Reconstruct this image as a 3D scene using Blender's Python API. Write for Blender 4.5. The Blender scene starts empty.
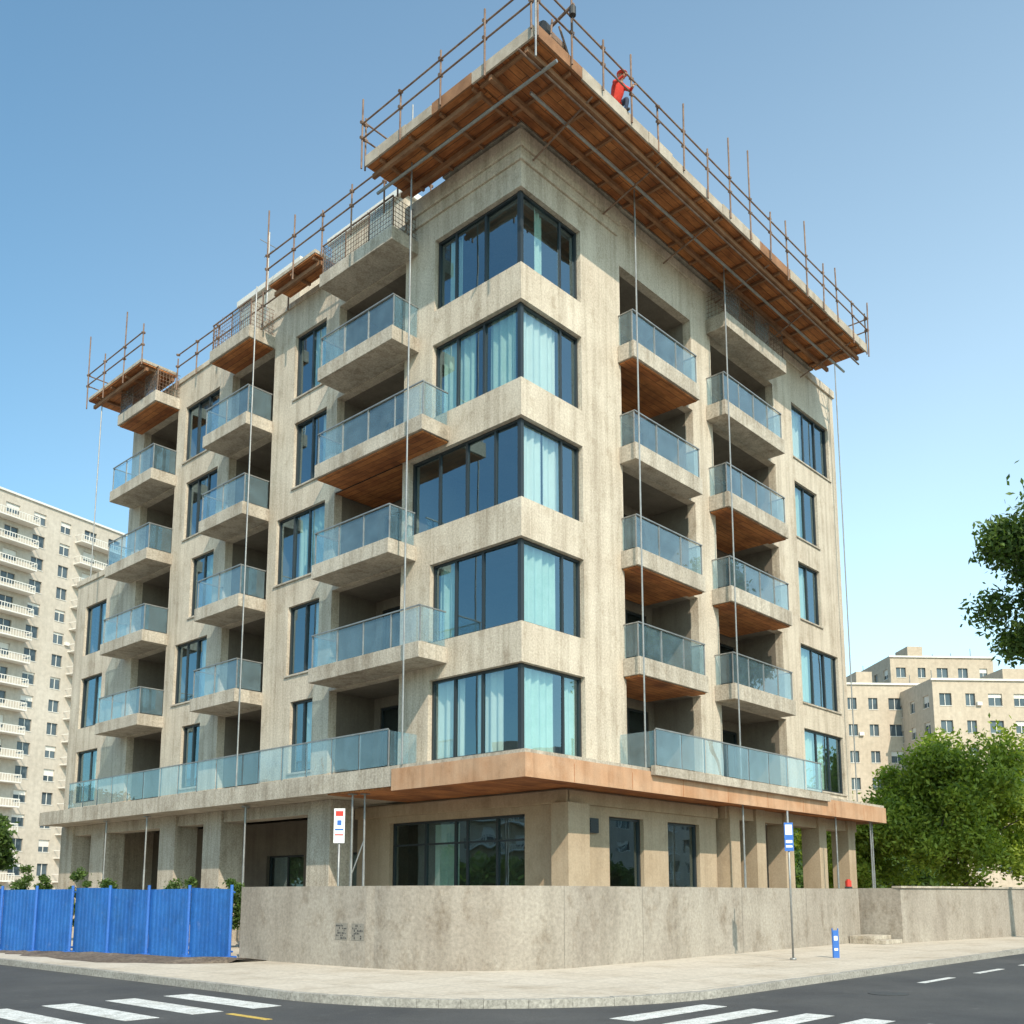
import bpy, math, random
import numpy as np
from mathutils import Vector, Matrix
random.seed(7); rng=np.random.default_rng(7)
S=bpy.context.scene
S.view_settings.view_transform='Standard'; S.view_settings.look='None'; S.view_settings.exposure=0
COL=S.collection

# ------------------------------------------------------------- materials
def newmat(name):
    m=bpy.data.materials.new(name); m.use_nodes=True
    nt=m.node_tree; nt.nodes.clear()
    out=nt.nodes.new('ShaderNodeOutputMaterial'); return m,nt,out
def N(nt,t,**k):
    n=nt.nodes.new(t)
    for a,b in k.items(): setattr(n,a,b)
    return n
def noise(nt,vec,scale,detail=4,rough=.55,scl=(1,1,1),dist=0):
    mp=N(nt,'ShaderNodeMapping'); mp.inputs['Scale'].default_value=scl
    nt.links.new(vec,mp.inputs['Vector'])
    n=N(nt,'ShaderNodeTexNoise'); n.inputs['Scale'].default_value=scale; n.inputs['Detail'].default_value=detail
    n.inputs['Roughness'].default_value=rough; n.inputs['Distortion'].default_value=dist
    nt.links.new(mp.outputs[0],n.inputs['Vector']); return n.outputs['Fac']
def ramp(nt,fac,a,b,ca=(0,0,0,1),cb=(1,1,1,1)):
    r=N(nt,'ShaderNodeValToRGB'); e=r.color_ramp.elements
    e[0].position=a;e[1].position=b;e[0].color=ca;e[1].color=cb
    nt.links.new(fac,r.inputs[0]); return r.outputs[0]
def mix(nt,fac,a,b,mode='MIX'):
    m=N(nt,'ShaderNodeMix',data_type='RGBA',blend_type=mode)
    for s,v in ((m.inputs[0],fac),(m.inputs[6],a),(m.inputs[7],b)):
        if hasattr(v,'links'): nt.links.new(v,s)
        else: s.default_value = v if not isinstance(v,tuple) else (tuple(v)+(1,))[:4]
    return m.outputs[2]
def surf(name,c1,c2,rough=.85,s1=.5,streak=.0,fine=18,bump=.15,metal=0,speck=.12,bd=.02,sscl=(2.6,2.6,.12),blot=None):
    m,nt,out=newmat(name)
    tc=N(nt,'ShaderNodeTexCoord').outputs['Object']
    col=mix(nt,ramp(nt,noise(nt,tc,s1,6,.6),.32,.68),c1,c2)
    fn=noise(nt,tc,fine,5,.65)
    col=mix(nt,speck,col,ramp(nt,fn,.3,.7),'OVERLAY')
    if blot is None: blot=streak
    if streak>0:
        st=ramp(nt,noise(nt,tc,1.0,5,.7,sscl),.45,.75)
        dk=mix(nt,1.0,col,(.45,.41,.36),'MULTIPLY')
        ml=N(nt,'ShaderNodeMath',operation='MULTIPLY'); ml.inputs[1].default_value=streak
        nt.links.new(st,ml.inputs[0]); col=mix(nt,ml.outputs[0],col,dk)
        bl=ramp(nt,noise(nt,tc,1.7,7,.75,(1,1,.7)),.52,.70)
        ml2=N(nt,'ShaderNodeMath',operation='MULTIPLY'); ml2.inputs[1].default_value=blot*.9
        nt.links.new(bl,ml2.inputs[0]); col=mix(nt,ml2.outputs[0],col,mix(nt,1.0,col,(.60,.54,.47),'MULTIPLY'))
        lt=ramp(nt,noise(nt,tc,2.9,6,.7),.6,.75)
        ml3=N(nt,'ShaderNodeMath',operation='MULTIPLY'); ml3.inputs[1].default_value=blot*.35
        nt.links.new(lt,ml3.inputs[0]); col=mix(nt,ml3.outputs[0],col,mix(nt,.4,col,(.75,.71,.64)))
    b=N(nt,'ShaderNodeBsdfPrincipled'); b.inputs['Roughness'].default_value=rough; b.inputs['Metallic'].default_value=metal
    nt.links.new(col,b.inputs['Base Color'])
    if bump>0:
        bp=N(nt,'ShaderNodeBump'); bp.inputs['Strength'].default_value=bump; bp.inputs['Distance'].default_value=bd
        nt.links.new(fn,bp.inputs['Height']); nt.links.new(bp.outputs[0],b.inputs['Normal'])
    nt.links.new(b.outputs[0],out.inputs[0]); return m
def planks(name,c1,c2,width=.2,axis=0,rough=.8):
    m,nt,out=newmat(name)
    tc=N(nt,'ShaderNodeTexCoord').outputs['Object']
    br=N(nt,'ShaderNodeTexBrick'); br.inputs['Scale'].default_value=1; br.inputs['Brick Width'].default_value=2.4
    br.inputs['Row Height'].default_value=width; br.inputs['Mortar Size'].default_value=.008
    br.inputs['Color1'].default_value=(*c1,1); br.inputs['Color2'].default_value=(*c2,1); br.inputs['Mortar'].default_value=(.05,.025,.012,1)
    mp=N(nt,'ShaderNodeMapping'); mp.inputs['Rotation'].default_value=(0,0,math.radians(90 if axis else 0))
    nt.links.new(tc,mp.inputs[0]); nt.links.new(mp.outputs[0],br.inputs[0])
    g=noise(nt,tc,3,6,.7,(1,8,8) if not axis else (8,1,8))
    col=mix(nt,.35,br.outputs[0],ramp(nt,g,.3,.7),'OVERLAY')
    pt=ramp(nt,noise(nt,tc,.9,4),.35,.6)
    col=mix(nt,pt,mix(nt,1.0,col,(.5,.45,.42),'MULTIPLY'),col)
    b=N(nt,'ShaderNodeBsdfPrincipled'); b.inputs['Roughness'].default_value=rough
    nt.links.new(col,b.inputs['Base Color']); nt.links.new(b.outputs[0],out.inputs[0]); return m
def glassmat(name,tint,gloss,base,power,diff=None,dfac=0,rough=.01):
    m,nt,out=newmat(name)
    t=N(nt,'ShaderNodeBsdfTransparent'); t.inputs[0].default_value=(*tint,1)
    g=N(nt,'ShaderNodeBsdfGlossy'); g.inputs[0].default_value=(*gloss,1); g.inputs['Roughness'].default_value=rough
    tc=N(nt,'ShaderNodeTexCoord').outputs['Object']
    bp=N(nt,'ShaderNodeBump'); bp.inputs['Strength'].default_value=.10; bp.inputs['Distance'].default_value=.05
    nt.links.new(noise(nt,tc,.9,1),bp.inputs['Height']); nt.links.new(bp.outputs[0],g.inputs['Normal'])
    lw=N(nt,'ShaderNodeLayerWeight'); lw.inputs[0].default_value=.5
    pw=N(nt,'ShaderNodeMath',operation='POWER'); pw.inputs[1].default_value=3.5; nt.links.new(lw.outputs['Facing'],pw.inputs[0])
    ma=N(nt,'ShaderNodeMath',operation='MULTIPLY_ADD'); ma.inputs[1].default_value=power; ma.inputs[2].default_value=base; ma.use_clamp=True
    nt.links.new(pw.outputs[0],ma.inputs[0])
    first=t.outputs[0]
    if dfac>0:
        d=N(nt,'ShaderNodeBsdfDiffuse'); d.inputs[0].default_value=(*diff,1)
        m1=N(nt,'ShaderNodeMixShader'); 
        dr=ramp(nt,noise(nt,tc,2.2,4),.3,.7); ml=N(nt,'ShaderNodeMath',operation='MULTIPLY_ADD'); ml.inputs[1].default_value=dfac*.6; ml.inputs[2].default_value=dfac*.6
        nt.links.new(dr,ml.inputs[0]); nt.links.new(ml.outputs[0],m1.inputs[0])
        nt.links.new(t.outputs[0],m1.inputs[1]); nt.links.new(d.outputs[0],m1.inputs[2]); first=m1.outputs[0]
    mx=N(nt,'ShaderNodeMixShader'); nt.links.new(ma.outputs[0],mx.inputs[0]); nt.links.new(first,mx.inputs[1]); nt.links.new(g.outputs[0],mx.inputs[2])
    nt.links.new(mx.outputs[0],out.inputs[0]); return m
def leafmat(name,dark,light):
    m,nt,out=newmat(name)
    gi=N(nt,'ShaderNodeNewGeometry').outputs['Random Per Island']
    col=mix(nt,ramp(nt,gi,0,1),dark,light)
    d=N(nt,'ShaderNodeBsdfPrincipled'); d.inputs['Roughness'].default_value=.6
    t=N(nt,'ShaderNodeBsdfTranslucent')
    nt.links.new(col,d.inputs['Base Color']); nt.links.new(mix(nt,1.0,col,(1.4,1.5,.5),'MULTIPLY'),t.inputs[0])
    mx=N(nt,'ShaderNodeMixShader'); mx.inputs[0].default_value=.4
    nt.links.new(d.outputs[0],mx.inputs[1]); nt.links.new(t.outputs[0],mx.inputs[2]); nt.links.new(mx.outputs[0],out.inputs[0]); return m

M_CONC=surf('facade_concrete',(.48,.405,.32),(.58,.505,.41),streak=.75,bump=.45,speck=.26,s1=.7)
M_CONC2=surf('raw_concrete',(.36,.31,.25),(.50,.445,.37),streak=.8,bump=.45,speck=.3)
M_STONE=surf('ground_floor_plaster',(.38,.285,.19),(.46,.36,.255),streak=.4,bump=.2)
M_SHADEC=surf('recess_shade_concrete',(.145,.12,.095),(.205,.175,.14),streak=.4)  # darker than the facade: shade of deep recesses put into the colour
M_WALLC=surf('boundary_concrete',(.28,.24,.20),(.365,.325,.275),streak=.5,blot=.95,bump=.3,s1=.35,speck=.2,fine=14,sscl=(1.3,1.3,.2))
M_FRAME=surf('window_frame_dark',(.018,.024,.028),(.025,.032,.036),rough=.4,bump=0,speck=0)
M_STEEL=surf('galvanised_steel',(.25,.25,.25),(.36,.36,.35),rough=.5,metal=.6,bump=.05,s1=3)
M_RUST=surf('rusty_steel',(.14,.08,.055),(.27,.18,.13),rough=.7,metal=.2,bump=.1,s1=4)
M_WOOD=planks('formwork_planks_x',(.52,.20,.06),(.38,.13,.038),.22,0)
M_WOODY=planks('formwork_planks_y',(.52,.20,.06),(.38,.13,.038),.22,1)
M_BEAM=surf('timber_beam',(.18,.085,.04),(.32,.16,.08),s1=2,fine=30)
M_EDGE=surf('weathered_board',(.33,.275,.215),(.46,.40,.33),s1=2,fine=30,streak=.4)
M_FASC=surf('fascia_timber',(.44,.235,.125),(.52,.33,.21),s1=1.2,streak=.6,fine=30)
M_WG=glassmat('window_glass',(.74,.84,.82),(.52,.72,.84),.28,.7)
M_BG=glassmat('balcony_glass',(.70,.84,.90),(.85,.95,1.0),.10,.8,(.30,.48,.58),.20)
M_CURT=surf('curtain_fabric',(.52,.66,.58),(.64,.76,.69),bump=0,s1=2)
M_CURTW=surf('curtain_white',(.78,.80,.75),(.84,.85,.80),bump=0,s1=2)
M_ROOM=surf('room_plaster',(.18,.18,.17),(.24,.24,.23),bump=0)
M_ASPH=surf('asphalt',(.042,.042,.045),(.075,.073,.072),rough=.85,s1=.35,fine=60,bump=.5,speck=.4,bd=.01,streak=.25,sscl=(.5,.5,1),blot=.5)
M_PAINT=surf('road_paint',(.46,.46,.44),(.72,.72,.70),rough=.7,s1=6,fine=40,bump=.2,speck=.6,streak=.3,blot=.7)
M_YEL=surf('yellow_road_paint',(.45,.30,.06),(.60,.42,.10),rough=.7,s1=6,fine=40,speck=.5)
M_KERB=surf('kerb_stone',(.26,.24,.21),(.37,.345,.305),s1=2,fine=20,speck=.4)
M_SOIL=surf('soil',(.10,.07,.05),(.19,.145,.105),s1=1.5,fine=12,bump=1.0,bd=.06,speck=.5)
M_GRND=surf('ground_earth',(.14,.13,.10),(.20,.19,.15),s1=.05,fine=2)
M_BLUE=surf('blue_painted_sheet',(.012,.09,.32),(.022,.13,.40),rough=.5,s1=1.5,streak=.5,bump=.05,speck=.15)
M_WHITE=surf('white_paint',(.62,.59,.54),(.70,.67,.62),rough=.5,bump=0,speck=.05)
M_SWHITE=surf('sign_white',(.74,.74,.74),(.8,.8,.8),rough=.5,bump=0,speck=.05)
M_RED=surf('red_paint',(.50,.03,.02),(.62,.05,.03),rough=.5,bump=0)
M_SBLUE=surf('sign_blue',(.03,.12,.42),(.04,.15,.48),rough=.4,bump=0)
M_BARK=surf('bark',(.08,.06,.045),(.16,.13,.10),s1=3,fine=14,bump=1,bd=.05,speck=.4)
M_LEAF=leafmat('leaves_bright',(.12,.18,.02),(.40,.46,.07))
M_LEAFD=leafmat('leaves_dark',(.035,.07,.015),(.12,.19,.04))
M_TWR=surf('tower_plaster',(.44,.385,.32),(.52,.465,.40),s1=.1,fine=2,bump=0,streak=.2)
M_BLK=surf('block_plaster',(.43,.35,.265),(.50,.42,.33),s1=.1,fine=2,bump=0,streak=.2)
M_BGL=surf('far_window_glass',(.05,.07,.085),(.10,.13,.15),rough=.08,bump=0,s1=.3)
M_SKIN=surf('skin',(.45,.26,.18),(.5,.3,.2),bump=0); M_JEAN=surf('work_trousers',(.03,.04,.07),(.05,.06,.1),bump=0)
M_JACK=surf('red_jacket',(.55,.035,.02),(.65,.05,.03),bump=0); M_HELM=surf('helmet_plastic',(.6,.05,.02),(.62,.06,.03),rough=.3,bump=0)
M_DOTS=surf('dark_metal',(.03,.03,.03),(.06,.06,.06),rough=.6,bump=0)
M_JOINT=surf('construction_joint',(.20,.18,.155),(.24,.22,.19),bump=0)
def pavemat():
    m,nt,out=newmat('paving_slabs'); tc=N(nt,'ShaderNodeTexCoord').outputs['Object']
    br=N(nt,'ShaderNodeTexBrick'); br.offset=0; br.inputs['Scale'].default_value=1; br.inputs['Brick Width'].default_value=1.2; br.inputs['Row Height'].default_value=1.2
    br.inputs['Mortar Size'].default_value=.01; br.inputs['Color1'].default_value=(.48,.415,.335,1); br.inputs['Color2'].default_value=(.52,.455,.375,1); br.inputs['Mortar'].default_value=(.28,.25,.21,1)
    nt.links.new(tc,br.inputs[0])
    col=mix(nt,.25,br.outputs[0],ramp(nt,noise(nt,tc,12,6,.7),.25,.75),'OVERLAY')
    col=mix(nt,ramp(nt,noise(nt,tc,.5,7,.7),.5,.72),col,mix(nt,1.0,col,(.74,.70,.65),'MULTIPLY'))
    b=N(nt,'ShaderNodeBsdfPrincipled'); b.inputs['Roughness'].default_value=.9
    nt.links.new(col,b.inputs['Base Color']); nt.links.new(b.outputs[0],out.inputs[0]); return m
M_PAVE=pavemat()

# ------------------------------------------------------------- mesh helpers
def empty(name,loc=(0,0,0)):
    e=bpy.data.objects.new(name,None); e.location=loc; e.empty_display_size=.3; COL.objects.link(e); return e
class MB:
    def __init__(s,name,mats,parent=None,T=None):
        s.name=name;s.mats=mats if isinstance(mats,list) else [mats];s.parent=parent;s.T=T;s.v=[];s.f=[];s.m=[]
    def face(s,pts,mi=0):
        k=len(s.v); s.v+= [tuple(p) for p in pts]; s.f.append(tuple(range(k,k+len(pts)))); s.m.append(mi)
    def box(s,x0,x1,y0,y1,z0,z1,mi=0):
        if x0>x1:x0,x1=x1,x0
        if y0>y1:y0,y1=y1,y0
        if z0>z1:z0,z1=z1,z0
        k=len(s.v); s.v+=[(x0,y0,z0),(x1,y0,z0),(x1,y1,z0),(x0,y1,z0),(x0,y0,z1),(x1,y0,z1),(x1,y1,z1),(x0,y1,z1)]
        for q in ((0,3,2,1),(4,5,6,7),(0,1,5,4),(1,2,6,5),(2,3,7,6),(3,0,4,7)):
            s.f.append(tuple(k+i for i in q)); s.m.append(mi)
    def fbox(s,fn,u0,u1,z0,z1,d0,d1,mi=0):
        a=fn(u0,z0,d0);b=fn(u1,z1,d1); s.box(a[0],b[0],a[1],b[1],a[2],b[2],mi)
    def tube(s,p,q,r,mi=0,n=8,r2=None,cap=True):
        p=Vector(p);q=Vector(q);d=(q-p)
        if d.length<1e-6:return
        d.normalize(); a=d.orthogonal().normalized(); b=d.cross(a); r2=r if r2 is None else r2
        k=len(s.v)
        for c,rr in((p,r),(q,r2)):
            for i in range(n):
                t=2*math.pi*i/n; s.v.append(tuple(c+a*math.cos(t)*rr+b*math.sin(t)*rr))
        for i in range(n):
            j=(i+1)%n; s.f.append((k+i,k+j,k+n+j,k+n+i)); s.m.append(mi)
        if cap:
            s.f.append(tuple(k+n-1-i for i in range(n))); s.m.append(mi); s.f.append(tuple(k+n+i for i in range(n))); s.m.append(mi)
    def build(s,smooth=False,bevel=0):
        me=bpy.data.meshes.new(s.name); v=s.v
        if s.T is not None: v=[tuple(s.T@Vector(p)) for p in v]
        off=s.parent.location if s.parent else Vector((0,0,0))
        me.from_pydata(v,[],s.f)
        for m in s.mats: me.materials.append(m)
        me.polygons.foreach_set('material_index',s.m)
        if smooth: me.polygons.foreach_set('use_smooth',[True]*len(s.f))
        me.update()
        o=bpy.data.objects.new(s.name,me); COL.objects.link(o)
        if s.parent: o.parent=s.parent; o.location=-off
        if bevel>0:
            bm=o.modifiers.new('bevel','BEVEL'); bm.width=bevel; bm.segments=2; bm.limit_method='ANGLE'
        return o
def facade(mb,fn,u0,u1,z0,z1,ops,mi=0,deep=None):
    us=sorted(set([u0,u1]+[v for o in ops for v in(o[0],o[1]) if u0<=v<=u1])); zs=sorted(set([z0,z1]+[v for o in ops for v in(o[2],o[3]) if z0<=v<=z1]))
    for a,b in zip(us,us[1:]):
        for c,d in zip(zs,zs[1:]):
            cu,cz=(a+b)/2,(c+d)/2
            if any(o[0]<cu<o[1] and o[2]<cz<o[3] for o in ops): continue
            mb.face([fn(a,c,0),fn(b,c,0),fn(b,d,0),fn(a,d,0)],mi)
    for o in ops:
        a,b,c,d,dp=o[:5]; corner=o[5] if len(o)>5 else 0
        def rev(d0,d1,mir):
            aa=max(a,dp+.001) if corner==2 else a
            mb.face([fn(aa,c,d0),fn(b,c,d0),fn(b,c,d1),fn(aa,c,d1)],mir)
            mb.face([fn(aa,d,d0),fn(b,d,d0),fn(b,d,d1),fn(aa,d,d1)],mir)
            mb.face([fn(b,c,d0),fn(b,d,d0),fn(b,d,d1),fn(b,c,d1)],mir)
            if not corner: mb.face([fn(a,c,d0),fn(a,d,d0),fn(a,d,d1),fn(a,c,d1)],mir)
        if deep is not None and dp>1: rev(0,.3,mi); rev(.3,dp,deep)  # deep reveals: behind the lip, concrete with recess shade in its colour
        else: rev(0,dp,mi)
def window(fr,gl,fn,u0,u1,z0,z1,d,mull=(),trans=(),w=.07,dd=.05):
    fr.fbox(fn,u0,u1,z0,z0+w,d-dd,d+dd); fr.fbox(fn,u0,u1,z1-w,z1,d-dd,d+dd)
    fr.fbox(fn,u0,u0+w,z0+w,z1-w,d-dd,d+dd); fr.fbox(fn,u1-w,u1,z0+w,z1-w,d-dd,d+dd)
    for m in mull: fr.fbox(fn,m-w*.55,m+w*.55,z0+w,z1-w,d-dd*.9,d+dd*.9)
    for t in trans: fr.fbox(fn,u0+w,u1-w,t-w*.4,t+w*.4,d-dd*.8,d+dd*.8)
    es=[u0+w]+list(mull)+[u1-w]
    for a,b in zip(es,es[1:]):
        j=[random.uniform(-.012,.012) for _ in range(3)]
        gl.face([fn(a,z0+w,d+j[0]),fn(b,z0+w,d+j[1]),fn(b,z1-w,d+j[1]+j[2]),fn(a,z1-w,d+j[0]+j[2])])
def curtain(mb,fn,u0,u1,z0,z1,d,mi=0):
    n=max(8,int((u1-u0)/.025)); ph=random.random()*6; amp=.035+random.random()*.015; f2=random.uniform(.2,.35)
    P=[]
    for i in range(n+1):
        u=u0+(u1-u0)*i/n; P.append((u,d+amp*math.sin(i*.62+ph+1.2*math.sin(i*.11))+.02*math.sin(i*f2+ph)))
    for (a,da),(b,db) in zip(P,P[1:]): mb.face([fn(a,z0,da),fn(b,z0,db),fn(b,z1,db),fn(a,z1,da)],mi)

# ------------------------------------------------------------- main building
B=empty('apartment_building',(0,0,0))
R=lambda u,z,d:(u,d,z)
L=lambda u,z,d:(d,u,z)
F=[5.15+3.23*k for k in range(6)]
SIL=[5.30+3.35*k for k in range(5)]
wall=MB('facade_walls',[M_CONC,M_SHADEC,M_STONE],B); fr=MB('window_frames',M_FRAME,B); gl=MB('window_panes',M_WG,B); cu=MB('curtains',[M_CURT,M_CURTW],B)
slab=MB('balcony_slabs',[M_CONC2,M_WOODY,M_WOOD],B); bg=MB('balcony_glass',M_BG,B); br_=MB('balcony_rails',M_STEEL,B); mesh_=MB('rebar_mesh',M_RUST,B)
LX,LY=19.5,26.8
lext=[3.5,3.5,4.45,3.5,3.45]; 
opsL=[];opsR=[];opsLow=[]
for k in range(5):
    z0=SIL[k]; z1=z0+2.28
    opsL.append((0,lext[k],z0,z1,.3,1)); opsR.append((0,2.6,z0,z1,.3,2))
    fl=[1.55,2.6] if k!=2 else [1.1,2.2,3.3]
    if k==4: fl=[1.5,2.7]
    window(fr,gl,L,.16,lext[k],z0,z1,.2,fl); window(fr,gl,R,.16,2.6,z0,z1,.2,[1.85])
    fr.box(.13,.25,.13,.25,z0,z1)
    if k==0: curtain(cu,R,.35,1.6,z0,z1+.1,.34,0); curtain(cu,R,2.0,2.5,z0,z1+.1,.36,0); curtain(cu,L,2.4,3.45,z0,z1+.1,.34,1); curtain(cu,L,1.0,1.9,z0,z1+.1,.36,1)
    if k==1: curtain(cu,R,.35,1.75,z0,z1+.1,.34,0); curtain(cu,L,2.7,3.45,z0,z1+.1,.36,0)
    if k==2: curtain(cu,R,.35,1.2,z0,z1+.1,.34,1); curtain(cu,R,1.25,2.1,z0,z1+.1,.38,1)
    if k==3: curtain(cu,R,.35,1.8,z0,z1+.1,.34,1); curtain(cu,L,.5,1.5,z0,z1+.1,.36,0); curtain(cu,L,2.0,3.4,z0,z1+.1,.34,0)
    if k==4: curtain(cu,R,.9,1.3,z0,z1+.1,.36,0); curtain(cu,L,2.6,3.1,z0,z1+.1,.38,0)
def loggia(fn,ops,u0,u1,k,depth=1.8,door=(.35,.3)):
    z0=F[k];z1=F[k]+3.23-.45
    ops.append((u0,u1,z0,z1,depth))
    fb=lambda u,z,d:fn(u,z,d+depth)
    o=[(u0+door[0],u1-door[1],z0+.04,z0+2.45,.15)]
    facade(wall,fb,u0,u1,z0,z1,o,1)  # loggia back wall in the same shade-toned concrete
    w=u1-u0-sum(door); a=u0+door[0]
    window(fr,gl,fb,a,u1-door[1],z0+.04,z0+2.45,.1,[a+w*.36,a+w*.68])
    if random.random()<.6: curtain(cu,fb,a+.1,a+w*random.uniform(.3,.6),z0+.1,z0+2.4,.3,random.choice([0,1]))
def balcony(fn,u0,u1,k,p,wood=0,th=.42,mesh=False):
    z=F[k]
    slab.fbox(fn,u0,u1,z-th,z+.02,-p,-.003)
    if wood: slab.fbox(fn,u0+.06,u1-.06,z-th-.05,z-th-.002,-p+.08,-.01,(1 if fn is L else 2))
    if wood>1: slab.fbox(fn,max(u0+.06,4.8 if fn is L else u0+.2),u1-.06 if fn is R else 8.0,z-.50,z-.455,0,1.7,(1 if fn is L else 2))
    h=1.02; dd=-p+.07
    rr=mesh_ if mesh else br_
    rr.fbox(fn,u0+.04,u1-.04,z+h,z+h+.035,dd-.02,dd+.02)
    n=max(2,round((u1-u0)/1.15)); st=(u1-u0-.12)/n
    for i in range(n+1):
        u=u0+.06+i*st; rr.fbox(fn,u-.015,u+.015,z+.02,z+h,dd+.005,dd+.04)
    if mesh:
        for u in np.arange(u0+.1,u1-.05,.13): mesh_.fbox(fn,u-.006,u+.006,z+.02,z+h+random.uniform(-.1,.12),dd-.006,dd+.004)
        for zz in np.arange(z+.12,z+h,.15): mesh_.fbox(fn,u0+.05,u1-.05,zz-.006,zz+.006,dd-.016,dd-.007)
        for ue in (u0+.06,u1-.06):
            for zz in np.arange(z+.12,z+h+.1,.15): mesh_.fbox(fn,ue-.006,ue+.006,zz-.006,zz+.006,dd,-.01)
            for q in np.arange(dd+.1,-.05,.13): 
                mesh_.fbox(fn,ue-.013,ue-.007,z+.02,z+h,q,q+.012)
    for i in range(n):
        u=u0+.06+i*st; j=random.uniform(-.008,.008)
        if mesh and i%2: continue
        bg.face([fn(u+.02,z+.06,dd+.03),fn(u+st-.02,z+.06,dd+j+.03),fn(u+st-.02,z+h-.01,dd+j+.03),fn(u+.02,z+h-.01,dd+.03)])
    if not mesh:
        for ue in (u0+.06,u1-.06):
            br_.fbox(fn,ue-.018,ue+.018,z+h,z+h+.034,dd+.02,-.01)
            bg.face([fn(ue,z+.06,dd+.04),fn(ue,z+.06,-.04),fn(ue,z+h-.01,-.04),fn(ue,z+h-.01,dd+.04)])
P1=1.05
winA=[(8.9,10.1),(8.7,10.4),(8.55,11.25),(8.6,10.4),(8.75,10.5)]
winB=[(15.7,17.0),(15.5,17.8),(15.3,16.9),(15.3,17.6),(15.4,17.9)]
for k in range(5):
    loggia(L,opsL,4.75,8.05,k); loggia(L,opsL,11.75,14.5,k); loggia(L,opsL,18.5,21.3,k)
    for (a,b) in (winA[k],winB[k]):
        z0,z1=F[k]+.38,F[k]+2.7
        opsL.append((a,b,z0,z1,.22)); m=[(a+b)/2] if b-a<2.2 else [a+(b-a)*.36,a+(b-a)*.68]
        window(fr,gl,L,a,b,z0,z1,.16,m)
        if random.random()<.75: curtain(cu,L,a+.05,a+(b-a)*random.uniform(.3,.8),z0,z1,.32,random.choice([0,0,1]))
        slab.fbox(L,a-.05,b+.05,z0-.07,z0-.004,-.05,.1)
    if k>0:
        balcony(L,2.75 if k in(1,3) else 4.1,7.7,k,P1,wood=2 if k==3 else (0))
        balcony(L,11.75,14.6,k,P1,wood=0); balcony(L,18.4,21.9,k,P1,wood=0)
balcony(L,4.2,7.75,5,P1,mesh=True); balcony(L,11.8,14.4,5,P1,mesh=True,wood=1); balcony(L,18.4,21.6,5,P1,mesh=True,wood=1)
for k in range(3):
    z0,z1=F[k]+.38,F[k]+2.6; a,b=23.9,25.9
    opsLow.append((a,b,z0,z1,.22)); window(fr,gl,L,a,b,z0,z1,.16,[24.7]); curtain(cu,L,a+.05,a+.8,z0,z1,.32,0)
winR=[(15.6,18.9),(15.6,18.8),(15.7,17.5),(15.7,17.6),(15.7,18.9)]
for k in range(5):
    loggia(R,opsR,4.5,8.5,k); loggia(R,opsR,9.75,14.2,k)
    a,b=winR[k]; z0,z1=F[k]+.4,F[k]+2.65
    opsR.append((a,b,z0,z1,.22)); window(fr,gl,R,a,b,z0,z1,.16,[a+(b-a)*.36,a+(b-a)*.68] if b-a>2.5 else [(a+b)/2])
    curtain(cu,R,a+.05,a+(b-a)*random.uniform(.3,.7),z0,z1,.32,0 if k<4 else 1)
    slab.fbox(R,a-.05,b+.05,z0-.07,z0-.004,-.05,.1)
    if k>0:
        balcony(R,4.35,8.0,k,.6,wood=2 if k in(4,2,1) else 0,th=.5); balcony(R,9.35,13.5,k,.75,wood=2 if k in(3,2) else 0,th=.5)
balcony(R,9.5,13.8,5,.8,th=.5,mesh=True)
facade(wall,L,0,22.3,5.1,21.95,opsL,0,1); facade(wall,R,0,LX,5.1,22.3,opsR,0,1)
facade(wall,L,22.3,LY,5.1,15.3,opsLow,0)
wall.face([L(0,21.95,0),L(4.6,21.95,0),L(4.6,22.5,0),L(0,22.5,0)]); wall.face([R(0,22.3,0),R(4.3,22.3,0),R(4.3,22.5,0),R(0,22.5,0)])
wall.box(0,.4,4.6,4.62,21.95,22.5)
cor=MB('cornice',M_CONC,B)
cor.box(-.14,4.4,-.14,4.7,22.1,22.6); cor.box(-.07,4.37,-.07,4.67,21.75,22.097)
cor.box(4.42,LX+.05,-.08,1.0,22.3,22.62); cor.box(-.06,.6,4.72,22.35,21.95,22.15)
cor.box(-.06,.6,22.4,LY+.05,15.3,15.55)
cor.build(bevel=.015)
wall.face([(LX,0,5.1),(LX,LY,5.1),(LX,LY,22.3),(LX,0,22.3)]); wall.face([(0,22.3,15.3),(LX,22.3,15.3),(LX,22.3,21.95),(0,22.3,21.95)])
wall.face([(0,LY,0),(LX,LY,0),(LX,LY,15.3),(0,LY,15.3)])
st=MB('floor_slabs',M_ROOM,B)
for k in range(6):
    y1=LY-.1 if k<4 else 22.2
    st.box(2.0,LX-.1,2.0,y1,F[k]-.4,F[k]-.05)
    st.box(.32,1.99,.32,4.6,F[k]-.4,F[k]-.05); st.box(2.0,4.4,.32,1.99,F[k]-.4,F[k]-.05)
    for a,b in((8.1,11.7),(14.55,18.45)): st.box(.32,1.99,a,b,F[k]-.4,F[k]-.05)
    st.box(14.3,LX-.1,.32,1.99,F[k]-.4,F[k]-.05)
    if k<3: st.box(.32,1.99,21.4,LY-.1,F[k]-.4,F[k]-.05)
st.box(5.2,LX-1,5.2,22,F[0],F[5]-.45)
for y in (4.62,8.2,11.6,14.6,18.35,21.45): st.box(1.99,5.19,y,y+.12,F[0]-.05,F[5]-.45)
for x in (4.3,8.65,14.35): st.box(x,x+.12,1.99,5.19,F[0]-.05,F[5]-.45)
for y in (4.5,8.15,14.6,11.55,18.3): st.box(.33,1.98,y,y+.12,F[0],F[5]-.45)
st.build()
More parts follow.
